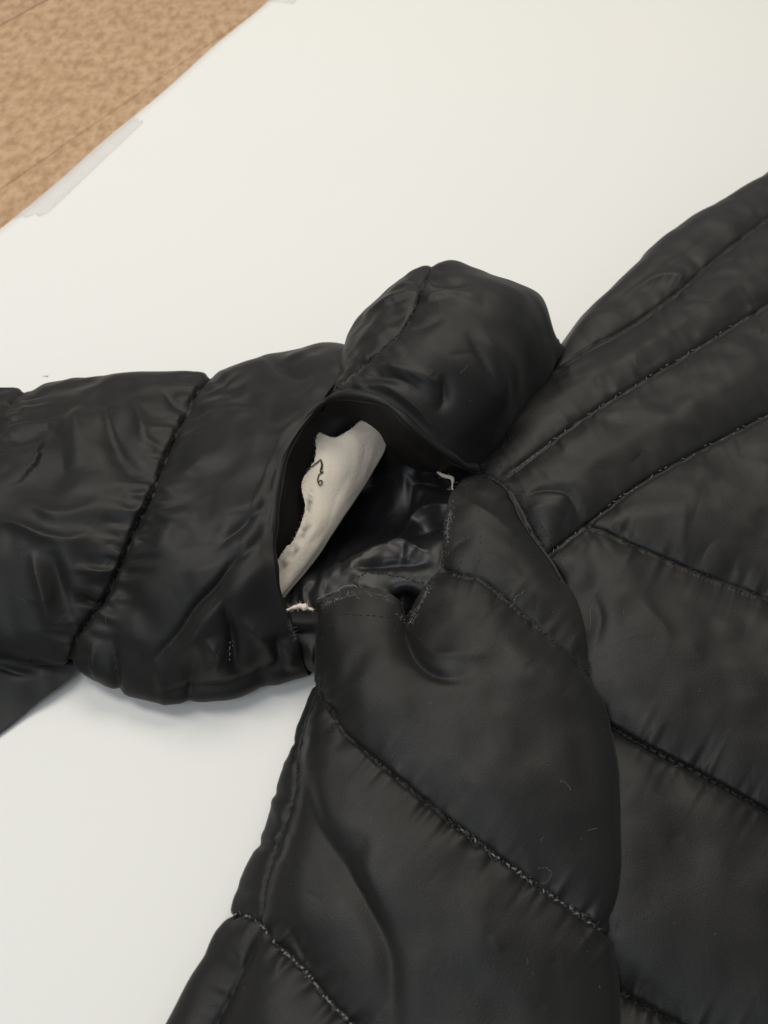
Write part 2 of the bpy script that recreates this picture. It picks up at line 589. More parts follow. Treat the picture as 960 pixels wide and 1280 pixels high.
class Patch:
    """one cut piece of cloth: lofted base + padding between seams + relaxed spare cloth + crisp seams"""

    def __init__(self, name, ribs, cell=0.0009, seams=(), folds=(), puff=0.4, reach=34, fullness=0.03, mat=None,
                 iters=90, kf=0.02, kb=0.10, split=True, groove=0.12, label=None, piece='quilted_panel', parent=None,
                 seamfull=0.05, pucker=0.05, solid=0.0, gain=1.0, lump=0.0007, rest=0.0, ragged=0.0, ragrow=False, creases=0):
        mat = mat or M_shell
        R = np.stack([resample(r, 40) for r in ribs])
        ln = np.linalg.norm(np.diff(R, axis=0), axis=2).sum(0).mean()
        lm = np.linalg.norm(np.diff(R, axis=1), axis=2).sum(1).mean()
        n, m = int(ln / cell) + 1, int(lm / cell) + 1
        nc, mc = n // 2 + 1, m // 2 + 1
        T = loft(ribs, nc, mc)
        Q, _ = proj(T)
        N = normals(T)
        # padding between the stitched lines
        dmin = np.full((nc, mc), 1e9)
        sw = np.zeros((nc, mc))
        for s in seams:
            d, arc, side, tot = poly_dist(Q, s['line'])
            dmin = np.minimum(dmin, d * (1.0 / s.get('k', 1.0)))
            sw = np.maximum(sw, np.exp(-(d / 6) ** 2) * 0.5)
        if seams:
            prof = 1 - np.exp(-dmin / reach)
            for _ in range(25):
                pp = np.pad(prof, 1, 'edge')
                prof = prof + (1 - np.clip(sw * 2, 0, 1)) * 0.8 * (0.25 * (pp[2:, 1:-1] + pp[:-2, 1:-1] + pp[1:-1, 2:] + pp[1:-1, :-2]) - prof)
            T = T + N * ((prof - 0.45) * puff * 0.01)[..., None]
        warp = np.stack([wnoise(T, 0.02) * 2.2 for _ in (0, 1)], -1)
        wmod = np.clip(1 + 0.3 * wnoise(T, 0.03), 0.5, 1.6)
        for f in folds:
            d, arc, side, tot = poly_dist(Q + warp, f['line'])
            w = f.get('w', 10) * (0.7 + 0.6 * np.clip(arc / tot, 0, 1)) * wmod
            sharp = f.get('asym', 0.55 if rng.random() < 0.5 else 1.8)
            ws = np.where(side > 0, w * sharp, w)
            ws = np.maximum(ws, 6.0)
            x = np.sqrt((d / ws) ** 2 + 0.12) - 0.346
            tap = np.clip(np.sin(np.pi * np.clip(arc / tot, 0, 1)), 0, 1) ** 1.1
            T = T + N * (FOLD * gain * f['a'] * 0.01 * np.exp(-1.5 * x) * tap)[..., None]
        T = T + N * ((wnoise(T, 0.026) + 0.4 * wnoise(T, 0.012)) * lump)[..., None]
        full = fullness * (0.6 + 0.6 * wnoise(T, 0.04))
        if seams:
            full = full + seamfull * np.exp(-dmin / 28)
        full = np.clip(full, 0, 0.16)
        edge = np.zeros((nc, mc))
        n4, m4 = max(nc // 2, 6), max(mc // 2, 6)
        full4, sw4 = np.clip(regrid(full, n4, m4), 0, 0.2), np.clip(regrid(sw, n4, m4), 0, 1)
        T4 = regrid(T, n4, m4)
        D4 = relax(T4, full4, iters, kf, kb, sw4) - T4
        T = T + regrid(D4, nc, mc)
        P = relax(T, 0.012 * full / (full.max() + 1e-6), 12, kf * 2, 0.35, sw * 0.5, 0.00025)
        # fine grid and crisp seams
        P = regrid(P, n, m)
        Q, zc = proj(P)
        N = normals(P)
        disp = np.zeros((n, m))
        lab = np.zeros((n, m), int)
        barrier = np.zeros((n, m), bool)
        for si, s in enumerate(seams):
            d, arc, side, tot = poly_dist(Q, s['line'])
            gd_ = s.get('g', groove)
            disp -= gd_ * 0.01 * np.exp(-(d / 2.6) ** 1.3)
            K = max(int(tot / 9), 3)
            for sg in (-1, 1):
                rn = rng.standard_normal(K + 2)
                a = cr(rn[:, None], np.clip(arc / tot, 0, 1).ravel() * K)[:, 0].reshape(n, m)
                rl = rng.uniform(0.6, 1.6, K + 2)
                b = cr(rl[:, None], np.clip(arc / tot, 0, 1).ravel() * K)[:, 0].reshape(n, m)
                ln_ = np.exp(-d / (11 * np.clip(b, .4, 2))) * (d / (d + 2.5))
                disp += np.where(side == sg, pucker * s.get('p', 1.0) * 0.01 * a * ln_, 0)
            if s.get('split', True):
                barrier |= d < 2.3
        # small sharp creases of the thin shell, mostly running out from the seams
        q2 = Q.reshape(-1, 2)
        okv = np.nonzero(((N * (CAM - P)).sum(-1) > 0).ravel() & (q2[:, 0] > 0) & (q2[:, 0] < 960) & (q2[:, 1] > 200) & (q2[:, 1] < 1280))[0]
        flat = disp.reshape(-1)
        for _ in range(creases):
            c = q2[rng.choice(okv)]
            ang = rng.uniform(0, math.pi)
            if seams and rng.random() < 0.7:
                s_ = seams[rng.integers(len(seams))]
                L_ = resample(np.array(s_['line'], float), 60)
                k_ = rng.integers(3, 57)
                tg = L_[k_ + 1] - L_[k_ - 1]
                ang = math.atan2(tg[1], tg[0]) + math.pi / 2 * (1 if rng.random() < 0.5 else -1) + rng.normal(0, 0.35)
                c = L_[k_] + np.array([math.cos(ang), math.sin(ang)]) * rng.uniform(3, 8)
            ln_ = rng.uniform(14, 48)
            bend = rng.normal(0, 0.5)
            pts_ = [c]
            for j_ in range(3):
                pts_.append(pts_[-1] + ln_ / 3 * np.array([math.cos(ang + bend * j_ / 2), math.sin(ang + bend * j_ / 2)]))
            pts_ = np.array(pts_)
            w_ = rng.uniform(2.4, 5.0)
            lo_, hi_ = pts_.min(0) - 5 * w_, pts_.max(0) + 5 * w_
            box_ = np.nonzero((q2[:, 0] > lo_[0]) & (q2[:, 0] < hi_[0]) & (q2[:, 1] > lo_[1]) & (q2[:, 1] < hi_[1]))[0]
            if not len(box_):
                continue
            d, arc, side, tot = poly_dist(q2[box_], pts_)
            tp_ = np.sin(np.pi * np.clip(arc / tot, 0, 1)) ** 0.8
            amp_ = rng.choice([-1, -1, 1]) * rng.uniform(0.014, 0.05) * 0.01
            prof_ = np.where(side > 0, np.exp(-d / w_), np.exp(-d / (w_ * 2.2)))
            flat[box_] += amp_ * tp_ * prof_
        disp = flat.reshape(n, m)
        P = P + N * disp[..., None]
        if ragged:
            for k in range(5):
                fall = (1 - k / 5.0) * ragged
                P[k, :] += np.gradient(P, axis=0)[k] / (np.linalg.norm(np.gradient(P, axis=0)[k], axis=-1, keepdims=True) + 1e-9) * (fall * jag(m))[:, None] if k == 0 else 0
                if ragrow:
                    continue
                P[:, k] += np.gradient(P, axis=1)[:, k] / (np.linalg.norm(np.gradient(P, axis=1)[:, k], axis=-1, keepdims=True) + 1e-9) * (fall * jag(n))[:, None] if k == 0 else 0
        P[..., 2] = np.maximum(P[..., 2], 0.0012 + rest)
        self.P, self.N, self.n, self.m = P, normals(P), n, m
        self.Q, self.zc = proj(P)
        self.vis = ((self.N * (CAM - P)).sum(-1) > 0)
        # surface coordinates in metres
        du = np.concatenate([np.zeros((1, m)), np.cumsum(np.linalg.norm(np.diff(P, axis=0), axis=2), 0)], 0)
        dv = np.concatenate([np.zeros((n, 1)), np.cumsum(np.linalg.norm(np.diff(P, axis=1), axis=2), 1)], 1)
        uv = np.stack([du, dv], -1).reshape(-1, 2) + rng.uniform(0, 3, 2)
        ids = np.arange(n * m).reshape(n, m)
        fc = np.stack([ids[:-1, :-1], ids[1:, :-1], ids[1:, 1:], ids[:-1, 1:]], -1)
        a = P[1, 0] - P[0, 0]
        # face orientation outwards
        fn = np.cross(P[1:, :-1] - P[:-1, :-1], P[:-1, 1:] - P[:-1, :-1])
        if (fn * self.N[:-1, :-1]).sum() < 0:
            fc = fc[..., ::-1]
        par = parent or jacket
        if split and barrier.any():
            comp = self.components(barrier)
            cf = comp[:-1, :-1]
            root = bpy.data.objects.new(name, None)
            C.objects.link(root)
            attach(root, par)
            if label:
                root['label'] = label
            self.root = root
            for k in range(1, comp.max() + 1):
                sel = fc[cf == k]
                if len(sel) < 4:
                    continue
                used = np.unique(sel)
                mp = np.zeros(n * m, int)
                mp[used] = np.arange(len(used))
                o = new_obj(piece, P.reshape(-1, 3)[used], mp[sel], mat, None, uv[used])
                o.parent = root
                if solid:
                    self.solidify(o, solid)
        else:
            o = new_obj(name, P.reshape(-1, 3), fc.reshape(-1, 4), mat, None, uv)
            attach(o, par)
            if label:
                o['label'] = label
            if solid:
                self.solidify(o, solid)
            self.root = o

    def solidify(self, o, t):
        s = o.modifiers.new('thickness', 'SOLIDIFY')
        s.thickness = t
        s.offset = -1

    def components(self, barrier):
        n, m = barrier.shape
        lab = np.where(barrier, 0, np.arange(1, n * m + 1).reshape(n, m))
        for _ in range(4000):
            old = lab.copy()
            # sweeps: propagate the maximum through open cells
            for ax in (0, 1):
                for rev in (False, True):
                    A_ = lab if ax == 0 else lab.T
                    A_ = A_[::-1] if rev else A_
                    for i in range(1, A_.shape[0]):
                        np.copyto(A_[i], np.where(A_[i] > 0, np.where(A_[i - 1] > 0, np.maximum(A_[i], A_[i - 1]), A_[i]), 0))
            if (old == lab).all():
                break
        u, inv, cnt = np.unique(lab, return_inverse=True, return_counts=True)
        inv = inv.reshape(n, m)
        out = np.zeros((n, m), int)
        k = 0
        for q, (val, c) in enumerate(zip(u, cnt)):
            if val > 0 and c > 0.006 * n * m:
                k += 1
                out[inv == q] = k
        # give the seam cells to the neighbouring panels
        for _ in range(400):
            z = out == 0
            if not z.any():
                break
            p = np.pad(out, 1)
            g = np.maximum.reduce([p[2:, 1:-1], p[:-2, 1:-1], p[1:-1, 2:], p[1:-1, :-2]])
            out = np.where(z, g, out)
        return out

    def at(self, px, py, lift=0.0):
        """point of the visible cloth under a photo pixel"""
        d = np.hypot(self.Q[..., 0] - px, self.Q[..., 1] - py)
        d = np.where(self.vis, d, d + 500)
        dm = d.min()
        z = np.where(d < max(dm + 1.2, 2.2), self.zc, 1e9)
        k = np.unravel_index(np.argmin(z), z.shape)
        return self.P[k] + self.N[k] * lift, self.N[k], d[k]

    def stitches(self, line, mat=None, step=7.0, length=5.0, r=0.00022, name='stitch_line', lift=0.0, wob=0.9, skip=0.15, fuzz=0):
        mat = mat or M_thread
        L = np.array(line, float)
        tot = np.linalg.norm(np.diff(L, axis=0), axis=1).sum()
        pts = resample(L, max(int(tot / 1.0), 4))
        S = Soup()
        k = 0
        while k < len(pts) - length - 1:
            if random.random() > skip:
                a, b = pts[k], pts[min(int(k + length * random.uniform(0.8, 1.1)), len(pts) - 1)]
                j = np.array([random.uniform(-wob, wob), random.uniform(-wob, wob)])
                pa, na, da = self.at(a[0] + j[0], a[1] + j[1], lift)
                pb, nb, db = self.at(b[0] - j[0], b[1] - j[1], lift)
                if da < 5 and db < 5 and np.linalg.norm(pa - pb) < 0.008:
                    mid = (pa + pb) / 2 + (na + nb) * 0.5 * r * 1.2
                    S.add(tube([pa - na * r, pa * 0.7 + pb * 0.3 + na * r * 0.8, mid, pa * 0.3 + pb * 0.7 + nb * r * 0.8, pb - nb * r],
                               [r * .6, r, r * 1.1, r, r * .6], 5))
            k += int(step * random.uniform(0.9, 1.15)) or 1
        if fuzz:
            for _ in range(int(len(pts) * fuzz)):
                a = pts[random.randrange(len(pts))]
                p, nn, dd = self.at(a[0] + random.gauss(0, 1.2), a[1] + random.gauss(0, 1.2), 0.0002)
                if dd < 4:
                    S.add(fibre(p, nn, random.uniform(0.0008, 0.0022), random.uniform(0.00006, 0.00016)))
        if S.V:
            o = S.build(name, mat, None)
            o['kind'] = 'stuff'
            o.parent = self.root
            if self.root.type == 'MESH':
                o.matrix_parent_inverse = Matrix.Identity(4)
            return o


def fibre(p, nrm, ln, r, lie=0.5, segs=5, curl=1.0):
    d = np.array([random.gauss(0, 1), random.gauss(0, 1), random.gauss(0, 1)])
    d = d - nrm * (d @ nrm)
    d /= np.linalg.norm(d) + 1e-9
    d = d * lie + nrm * (1 - lie) * random.random()
    path = [np.array(p)]
    for i in range(segs):
        d = d + np.array([random.gauss(0, .35 * curl) for _ in range(3)])
        d -= nrm * (d @ nrm) * 0.5
        d /= np.linalg.norm(d) + 1e-9
        path.append(path[-1] + d * ln / segs + nrm * 0.00002)
    return tube(path, [r * (1 - 0.5 * i / segs) for i in range(segs + 1)], 4)


def rib(pts, head=None, tail=None):
    R = [W(*p) for p in pts]
    if head:
        R = [off(R[0], *h) for h in head] + R
    if tail:
        R = R + [off(R[-1], *t) for t in tail]
    return R


# ---- front body panel (right of the overlapping edge)
FAR = [(0.4, 3.2, 0.2), (0.2, 2.2, 1.6)]
rows = [
    [(700, 436, 3.4), (722, 408, 3.8), (760, 370, 4.2), (800, 335, 4.4), (830, 305, 4.5), (880, 272, 4.6), (960, 222, 4.7), (1150, 90, 4.8), (1330, -35, 4.8)],
    [(662, 492, 3.9), (740, 435, 4.7), (800, 395, 5.0), (880, 340, 5.2), (960, 280, 5.2), (1150, 140, 5.3), (1330, 7, 5.3)],
    [(622, 548, 4.1), (700, 505, 4.9), (780, 455, 5.2), (870, 400, 5.3), (960, 345, 5.3), (1150, 210, 5.4), (1330, 82, 5.4)],
    [(597, 590, 4.1), (660, 575, 4.9), (740, 525, 5.2), (850, 455, 5.3), (960, 390, 5.3), (1150, 280, 5.4), (1330, 175, 5.4)],
    [(625, 640, 4.3), (690, 625, 4.8), (780, 580, 5.1), (870, 535, 5.2), (960, 490, 5.2), (1150, 400, 5.3), (1330, 314, 5.3)],
    [(650, 700, 4.05), (740, 680, 4.6), (820, 660, 4.9), (900, 640, 5.0), (960, 620, 5.0), (1150, 560, 5.1), (1330, 503, 5.1)],
    [(670, 790, 3.6), (760, 800, 4.2), (860, 790, 4.6), (960, 780, 4.8), (1150, 750, 5), (1330, 721, 5)],
    [(680, 920, 3.1), (770, 930, 4.0), (860, 940, 4.4), (960, 940, 4.6), (1150, 930, 4.8), (1330, 920, 4.8)],
    [(690, 1080, 3.0), (780, 1090, 3.9), (870, 1100, 4.2), (960, 1100, 4.4), (1150, 1100, 4.6), (1330, 1100, 4.6)],
    [(690, 1240, 2.9), (780, 1250, 3.8), (870, 1260, 4.1), (960, 1260, 4.3), (1150, 1260, 4.5), (1330, 1260, 4.5)],
    [(690, 1420, 2.8), (780, 1430, 3.7), (870, 1430, 4.0), (960, 1430, 4.2), (1150, 1430, 4.4), (1330, 1430, 4.4)],
]
base_rows = [rib(r) for r in rows]
back1 = [off(p, 0.3, 1.6, p[2] * 100 * 0.62) for p in base_rows[0]]
back2 = [off(p, 0.2, 2.2, 0.2) for p in base_rows[0]]
body_rows = [back2, back1] + base_rows
sA = [
    dict(line=[(690, 462), (740, 432), (785, 408), (850, 362), (900, 318), (960, 272), (1150, 130)], p=1.0),
    dict(line=[(560, 645), (648, 582), (740, 515), (830, 460), (960, 380), (1150, 262)], g=0.09),
    dict(line=[(600, 760), (690, 690), (735, 655), (800, 605), (880, 560), (960, 518), (1150, 420)], g=0.14),
    dict(line=[(735, 655), (800, 685), (870, 715), (960, 750), (1150, 835)], g=0.16),
    dict(line=[(640, 850), (755, 905), (800, 930), (870, 965), (960, 1015), (1150, 1120)], g=0.40, p=1.6),
    dict(line=[(650, 1180), (770, 1238), (820, 1265), (880, 1300), (960, 1345), (1150, 1450)], g=0.2, p=1.4),
]
sA.append(dict(line=[(600, 560), (597, 588), (634, 609), (669, 670), (704, 724)], g=0.05, k=0.8, split=False, p=0.8))
fA = [
    dict(line=[(655, 618), (680, 612), (705, 612), (716, 628), (728, 652)], a=-0.28, w=7),
    dict(line=[(650, 640), (680, 634), (708, 640)], a=0.16, w=10),
    dict(line=[(770, 372), (830, 345), (856, 350), (852, 368)], a=0.22, w=12),
    dict(line=[(735, 400), (790, 360), (840, 330), (900, 290)], a=-0.15, w=8),
    dict(line=[(705, 470), (760, 450), (820, 425)], a=0.10, w=12),
    dict(line=[(735, 740), (748, 780), (742, 830)], a=-0.2, w=14),
    dict(line=[(770, 735), (800, 760), (830, 800), (810, 850)], a=0.12, w=22),
    dict(line=[(850, 620), (855, 660), (850, 700)], a=0.07, w=10),
    dict(line=[(775, 1020), (790, 980), (810, 950)], a=0.10, w=16),
]
front = Patch('front_panel', body_rows, seams=sA, folds=fA, puff=0.85, reach=38, fullness=0.006, seamfull=0.04, pucker=0.07, gain=1.2, lump=0.0006, creases=70,
              label='black quilted body panel with slanting stitched seams')
for k, s in enumerate(sA[:6]):
    front.stitches(s['line'], mat=M_thread if k not in (1, 2) else M_worn_glint, fuzz=0.04 if k == 3 else 0.0, wob=0.3, r=0.0002 if k in (1, 2) else 0.00024, step=8, skip=0.3)  # two seams get paler thread: stitch glints put into the colour
front.stitches([(600, 590), (625, 560), (660, 520), (690, 480)], r=0.0002)
for dx in (-6, 6):
    front.stitches([(618 + dx, 540), (632 + dx, 580), (655 + dx, 628), (690 + dx, 690)], r=0.00025)

# ---- side panel with the torn top edge
RE = [(0.12, 0.0, None), (0.05, -0.05, 3.3), (-0.9, -0.1, 2.7)]


def right_end(R, lo):
    e = R[-1]
    return R + [off(e, 0.10, -0.05, e[2] * 100 - 0.35), off(e, 0.06, -0.1, e[2] * 100 - 0.9), off(e, -0.7, -0.1, lo)]


def left_end(R):
    e = R[0]
    return [off(e, 0.6, 0.3, 0.15), off(e, -0.1, 0.0, e[2] * 100 * 0.45)] + R


tear = [(400, 757, 3.5), (430, 743, 3.9), (470, 742, 4.1), (492, 752, 4.0), (500, 774, 3.5), (512, 776, 3.5), (533, 738, 4.3), (550, 708, 4.5), (557, 680, 4.5), (559, 650, 4.5), (566, 620, 4.5), (594, 588, 4.25)]
rowsB = [
    tear,
    [(398, 800, 3.0), (420, 775, 4.0), (470, 770, 4.3), (496, 780, 4.0), (506, 795, 3.7), (525, 785, 4.1), (560, 740, 4.9), (585, 690, 5.1), (605, 645, 5.0), (634, 609, 4.55)],
    [(394, 840, 2.6), (425, 815, 4.1), (475, 812, 4.7), (515, 825, 4.5), (560, 805, 5.0), (610, 755, 5.3), (642, 705, 5.2), (669, 670, 4.65)],
    [(372, 900, 2.2), (410, 872, 3.9), (470, 865, 4.9), (540, 865, 5.2), (610, 820, 5.4), (668, 762, 5.3), (704, 724, 4.7)],
    [(358, 955, 2.0), (400, 935, 3.7), (470, 930, 4.8), (560, 930, 5.3), (650, 890, 5.5), (715, 852, 5.2), (741, 840, 4.6)],
    [(335, 1030, 1.8), (380, 1010, 3.4), (460, 1010, 4.6), (560, 1010, 5.2), (660, 990, 5.4), (740, 960, 5.1), (762, 950, 4.4)],
    [(300, 1110, 1.6), (350, 1100, 3.2), (450, 1100, 4.5), (560, 1100, 5.0), (670, 1090, 5.2), (750, 1075, 4.9), (772, 1070, 4.2)],
    [(270, 1180, 1.6), (330, 1180, 3.1), (450, 1185, 4.4), (580, 1190, 4.9), (690, 1190, 5.0), (752, 1185, 4.7), (769, 1185, 4.1)],
    [(222, 1285, 1.4), (300, 1285, 2.9), (430, 1290, 4.3), (580, 1300, 4.8), (690, 1300, 4.9), (748, 1300, 4.6), (766, 1300, 4.0)],
    [(150, 1430, 1.4), (260, 1430, 2.9), (400, 1430, 4.2), (580, 1430, 4.7), (690, 1430, 4.8), (745, 1430, 4.5), (762, 1430, 3.9)],
]
RB = [left_end(right_end(rib(r), 2.6)) for r in rowsB]
seamB_main = [(392, 855), (415, 892), (440, 925), (500, 975), (560, 1025), (620, 1070), (690, 1120), (750, 1160), (780, 1185)]
sB = [
    dict(line=seamB_main, g=0.16, p=2.0),
    dict(line=[(240, 1140), (285, 1143), (320, 1150), (345, 1180), (380, 1212), (410, 1250), (440, 1282), (520, 1380)], g=0.16, p=2.0),
    dict(line=[(553, 712), (575, 719), (605, 728), (650, 765), (690, 798), (722, 825), (760, 870)], g=0.12, k=0.8),
    dict(line=[(398, 850), (372, 925), (367, 995), (345, 1060), (330, 1110), (325, 1150), (300, 1220), (262, 1300), (220, 1430)], g=0.12, k=0.6, p=0.7),
]
sB.append(dict(line=[(597, 588), (634, 609), (669, 670), (704, 724)], g=0.03, k=0.7, split=False, p=0.6))
fB = [
    dict(line=[(503, 780), (512, 812), (535, 838), (562, 852), (595, 850)], a=-0.42, w=11, asym=0.8),
    dict(line=[(520, 800), (550, 822), (590, 826), (615, 818)], a=0.16, w=14),
    dict(line=[(575, 615), (600, 640), (640, 665), (665, 672)], a=0.14, w=12),
    dict(line=[(575, 690), (620, 700), (660, 735)], a=0.10, w=10),
    dict(line=[(372, 955), (400, 1030), (440, 1100), (468, 1150), (488, 1210), (500, 1300)], a=-0.42, w=17, asym=1.0),
    dict(line=[(392, 960), (425, 1040), (462, 1100), (495, 1180), (520, 1290)], a=0.08, w=30),
    dict(line=[(360, 1150), (375, 1185), (395, 1215)], a=-0.15, w=7),
    dict(line=[(470, 742), (462, 790), (452, 850), (448, 900)], a=0.10, w=22),
    dict(line=[(610, 1080), (600, 1150), (590, 1230)], a=0.10, w=20),
    dict(line=[(355, 930), (345, 1000), (352, 1040)], a=0.14, w=9),
    dict(line=[(310, 985), (338, 990), (372, 998)], a=-0.17, w=11),
    dict(line=[(285, 1050), (318, 1056), (350, 1050)], a=-0.17, w=11),
    dict(line=[(260, 1105), (298, 1108), (325, 1100)], a=-0.09, w=8),
    dict(line=[(340, 925), (368, 930), (385, 925)], a=-0.10, w=9),
    dict(line=[(225, 1195), (262, 1200), (300, 1195)], a=-0.14, w=16),
    dict(line=[(560, 960), (610, 990), (660, 1000)], a=0.06, w=24),
    dict(line=[(640, 1120), (660, 1170), (665, 1240)], a=-0.08, w=20),
]
side = Patch('side_panel', RB, seams=sB, folds=fB, puff=0.6, reach=36, fullness=0.010, seamfull=0.045, pucker=0.07, gain=1.1, lump=0.0006, creases=60, ragged=0.0010, ragrow=True,
             label='black quilted side panel with frayed torn edge along armhole')
side.stitches(seamB_main, mat=M_thread)
side.stitches(seamB_main[4:8], mat=M_worn_glint, fuzz=0.45, step=10, length=6, r=0.00034, lift=0.0004, wob=1.3, skip=0.35, name='worn_stitch_line')
side.stitches(sB[1]['line'], mat=M_worn_glint, r=0.0004, fuzz=0.25, lift=0.0004, wob=1.2, skip=0.25)
side.stitches(sB[2]['line'], mat=M_thread, r=0.00022)
side.stitches([(588, 604), (576, 640), (580, 680), (572, 712), (556, 742), (540, 775), (520, 805)], step=9, length=7, r=0.00022)
side.stitches([(402, 766), (430, 767), (465, 768), (496, 772)], step=9, length=7, r=0.00022)
side.stitches([(606, 610), (598, 640), (600, 680), (594, 715)], step=8, length=3, r=0.00016)

# ---- sleeve
BK = [(0.2, 3.0, 0.15), (0.2, 1.9, 1.8)]
FT = [(0.2, 0.25, 0.7), (0.4, 1.4, 0.12)]
ribsS = [
    [(-170, 505, 3.4), (-195, 590, 4.8), (-225, 690, 4.6), (-250, 770, 3.2), (-262, 800, 1.8)],
    [(-5, 490, 3.6), (-30, 560, 4.9), (-60, 640, 5.0), (-95, 720, 3.9), (-115, 768, 2.6)],
    [(60, 484, 3.7), (40, 545, 5.0), (10, 620, 5.2), (-25, 700, 4.6), (-45, 770, 3.0), (-48, 800, 2.2)],
    [(150, 476, 3.9), (125, 535, 5.1), (95, 615, 5.4), (60, 700, 4.8), (30, 770, 3.6), (22, 812, 2.2)],
    [(262, 466, 4.1), (225, 530, 5.2), (190, 615, 5.3), (155, 695, 4.7), (110, 775, 3.4), (90, 832, 1.9)],
    [(340, 447, 4.4), (305, 520, 5.7), (265, 610, 5.8), (230, 700, 5.2), (195, 790, 3.6), (172, 860, 1.5)],
    [(405, 437, 4.6), (360, 510, 6.2), (325, 590, 6.3), (292, 690, 5.7), (268, 790, 3.8), (255, 865, 1.5)],
    [(432, 442, 4.9), (382, 508, 6.5), (342, 580, 6.5), (318, 655, 6.2), (308, 725, 5.4), (310, 790, 3.7), (322, 848, 1.5)],
    [(440, 455, 5.0), (398, 512, 6.5), (356, 572, 6.5), (343, 640, 6.2), (339, 690, 5.6), (345, 735, 4.8), (366, 788, 3.2), (379, 829, 1.5)],
]
RS = [rib(r, BK, FT) for r in ribsS]
seamS = [(270, 452), (262, 466), (245, 490), (225, 530), (205, 575), (190, 615), (170, 655), (155, 695), (135, 740), (110, 775), (95, 800), (86, 834), (80, 850)]
sS = [
    dict(line=seamS, g=0.38, p=1.8),
    dict(line=[(40, 480), (10, 505), (-30, 570), (-70, 650), (-110, 740), (-140, 800)], g=0.2, p=1.6),
]
fS = [
    dict(line=[(130, 505), (142, 550), (165, 585), (190, 600)], a=-0.22, w=10),
    dict(line=[(165, 500), (180, 545), (200, 560)], a=0.16, w=12),
    dict(line=[(15, 560), (60, 540), (75, 580), (50, 640)], a=-0.25, w=18),
    dict(line=[(0, 655), (40, 668), (85, 678), (120, 665)], a=0.22, w=10),
    dict(line=[(45, 690), (55, 740), (60, 790)], a=0.20, w=12),
    dict(line=[(70, 690), (75, 740), (85, 780)], a=-0.22, w=12),
    dict(line=[(95, 705), (125, 712), (150, 705)], a=0.14, w=8),
    dict(line=[(95, 740), (115, 752), (130, 745)], a=-0.16, w=7),
    dict(line=[(30, 620), (70, 645), (110, 635), (140, 610)], a=0.12, w=12),
    dict(line=[(180, 840), (225, 790), (270, 735), (310, 690), (335, 655)], a=-0.16, w=5),
    dict(line=[(200, 845), (245, 795), (285, 750), (320, 715), (338, 690)], a=0.20, w=9),
    dict(line=[(275, 690), (305, 660), (340, 630)], a=-0.12, w=6),
    dict(line=[(140, 790), (146, 830), (150, 862), (152, 900)], a=-0.13, w=7),
    dict(line=[(245, 800), (240, 830), (236, 865), (234, 900)], a=-0.13, w=8),
    dict(line=[(262, 795), (270, 820), (262, 845)], a=0.22, w=9),
    dict(line=[(288, 745), (286, 790), (288, 828), (305, 838)], a=-0.26, w=7),
    dict(line=[(300, 770), (330, 800), (340, 825)], a=0.18, w=12),
    dict(line=[(290, 500), (330, 515), (355, 545)], a=-0.10, w=16),
    dict(line=[(330, 455), (365, 470), (385, 485)], a=-0.14, w=9),
    dict(line=[(336, 790), (345, 812), (340, 835)], a=-0.2, w=6),
    dict(line=[(352, 795), (360, 815), (358, 832)], a=0.2, w=7),
    dict(line=[(110, 500), (95, 540), (105, 580)], a=0.18, w=14),
    dict(line=[(205, 490), (225, 505), (240, 500)], a=-0.12, w=6),
    dict(line=[(190, 640), (215, 650), (240, 640)], a=0.08, w=7),
    dict(line=[(120, 800), (118, 830), (125, 850)], a=0.14, w=9),
    dict(line=[(392, 508), (345, 575), (331, 640), (327, 690), (333, 740)], a=-0.05, w=6, asym=1.0),
    dict(line=[(318, 810), (322, 840), (328, 880)], a=-0.12, w=9),
    dict(line=[(196, 820), (205, 860), (208, 895)], a=0.06, w=11),
    dict(line=[(190, 862), (250, 856), (300, 842), (345, 818), (365, 800)], a=-0.13, w=6),
]
sleeve = Patch('sleeve', RS, seams=sS, folds=fS, puff=0.6, reach=36, fullness=0.028, seamfull=0.08, pucker=0.08, kf=0.008, kb=0.12, iters=120, gain=2.5, lump=0.0008, creases=80,
               label='black quilted sleeve torn away at the shoulder')
sleeve.stitches(seamS, mat=M_thread)
sleeve.stitches([(288, 800), (286, 815), (290, 830)], mat=M_worn_glint, r=0.0002, fuzz=0.3)

# ---- sleeve head: the puffed shoulder cap standing up over the hole
ribsC = [
    [(392, 516, 5.6), (412, 484, 5.5), (430, 454, 4.6)],
    [(405, 504, 6.7), (424, 472, 7.1), (438, 430, 6.9), (446, 405, 6.2)],
    [(425, 497, 7.3), (452, 455, 8.2), (472, 410, 8.5), (492, 360, 7.9)],
    [(446, 497, 7.7), (480, 450, 8.8), (510, 400, 9.4), (540, 329, 8.8)],
    [(482, 508, 8.0), (520, 460, 9.2), (560, 400, 9.7), (592, 337, 9.0)],
    [(517, 538, 7.3), (560, 480, 8.8), (605, 420, 9.3), (642, 356, 8.6)],
    [(552, 566, 6.3), (592, 512, 7.6), (640, 450, 8.1), (674, 376, 7.5)],
    [(577, 584, 4.9), (612, 537, 5.6), (655, 478, 6.0), (690, 422, 5.4)],
    [(590, 588, 3.8), (628, 542, 3.9), (672, 484, 4.1), (702, 440, 3.6)],
]
RC = [rib(r, None, [(0.25, 1.5, W(*r[-1])[2] * 100 * 0.72), (0.3, 2.6, 2.2), (0.3, 2.9, 0.15)]) for r in ribsC]
seamC = [(540, 322), (538, 335), (525, 370), (508, 405), (472, 440), (440, 467), (415, 488), (398, 506)]
sC = [dict(line=seamC, g=0.08, p=2.2, k=0.7)]
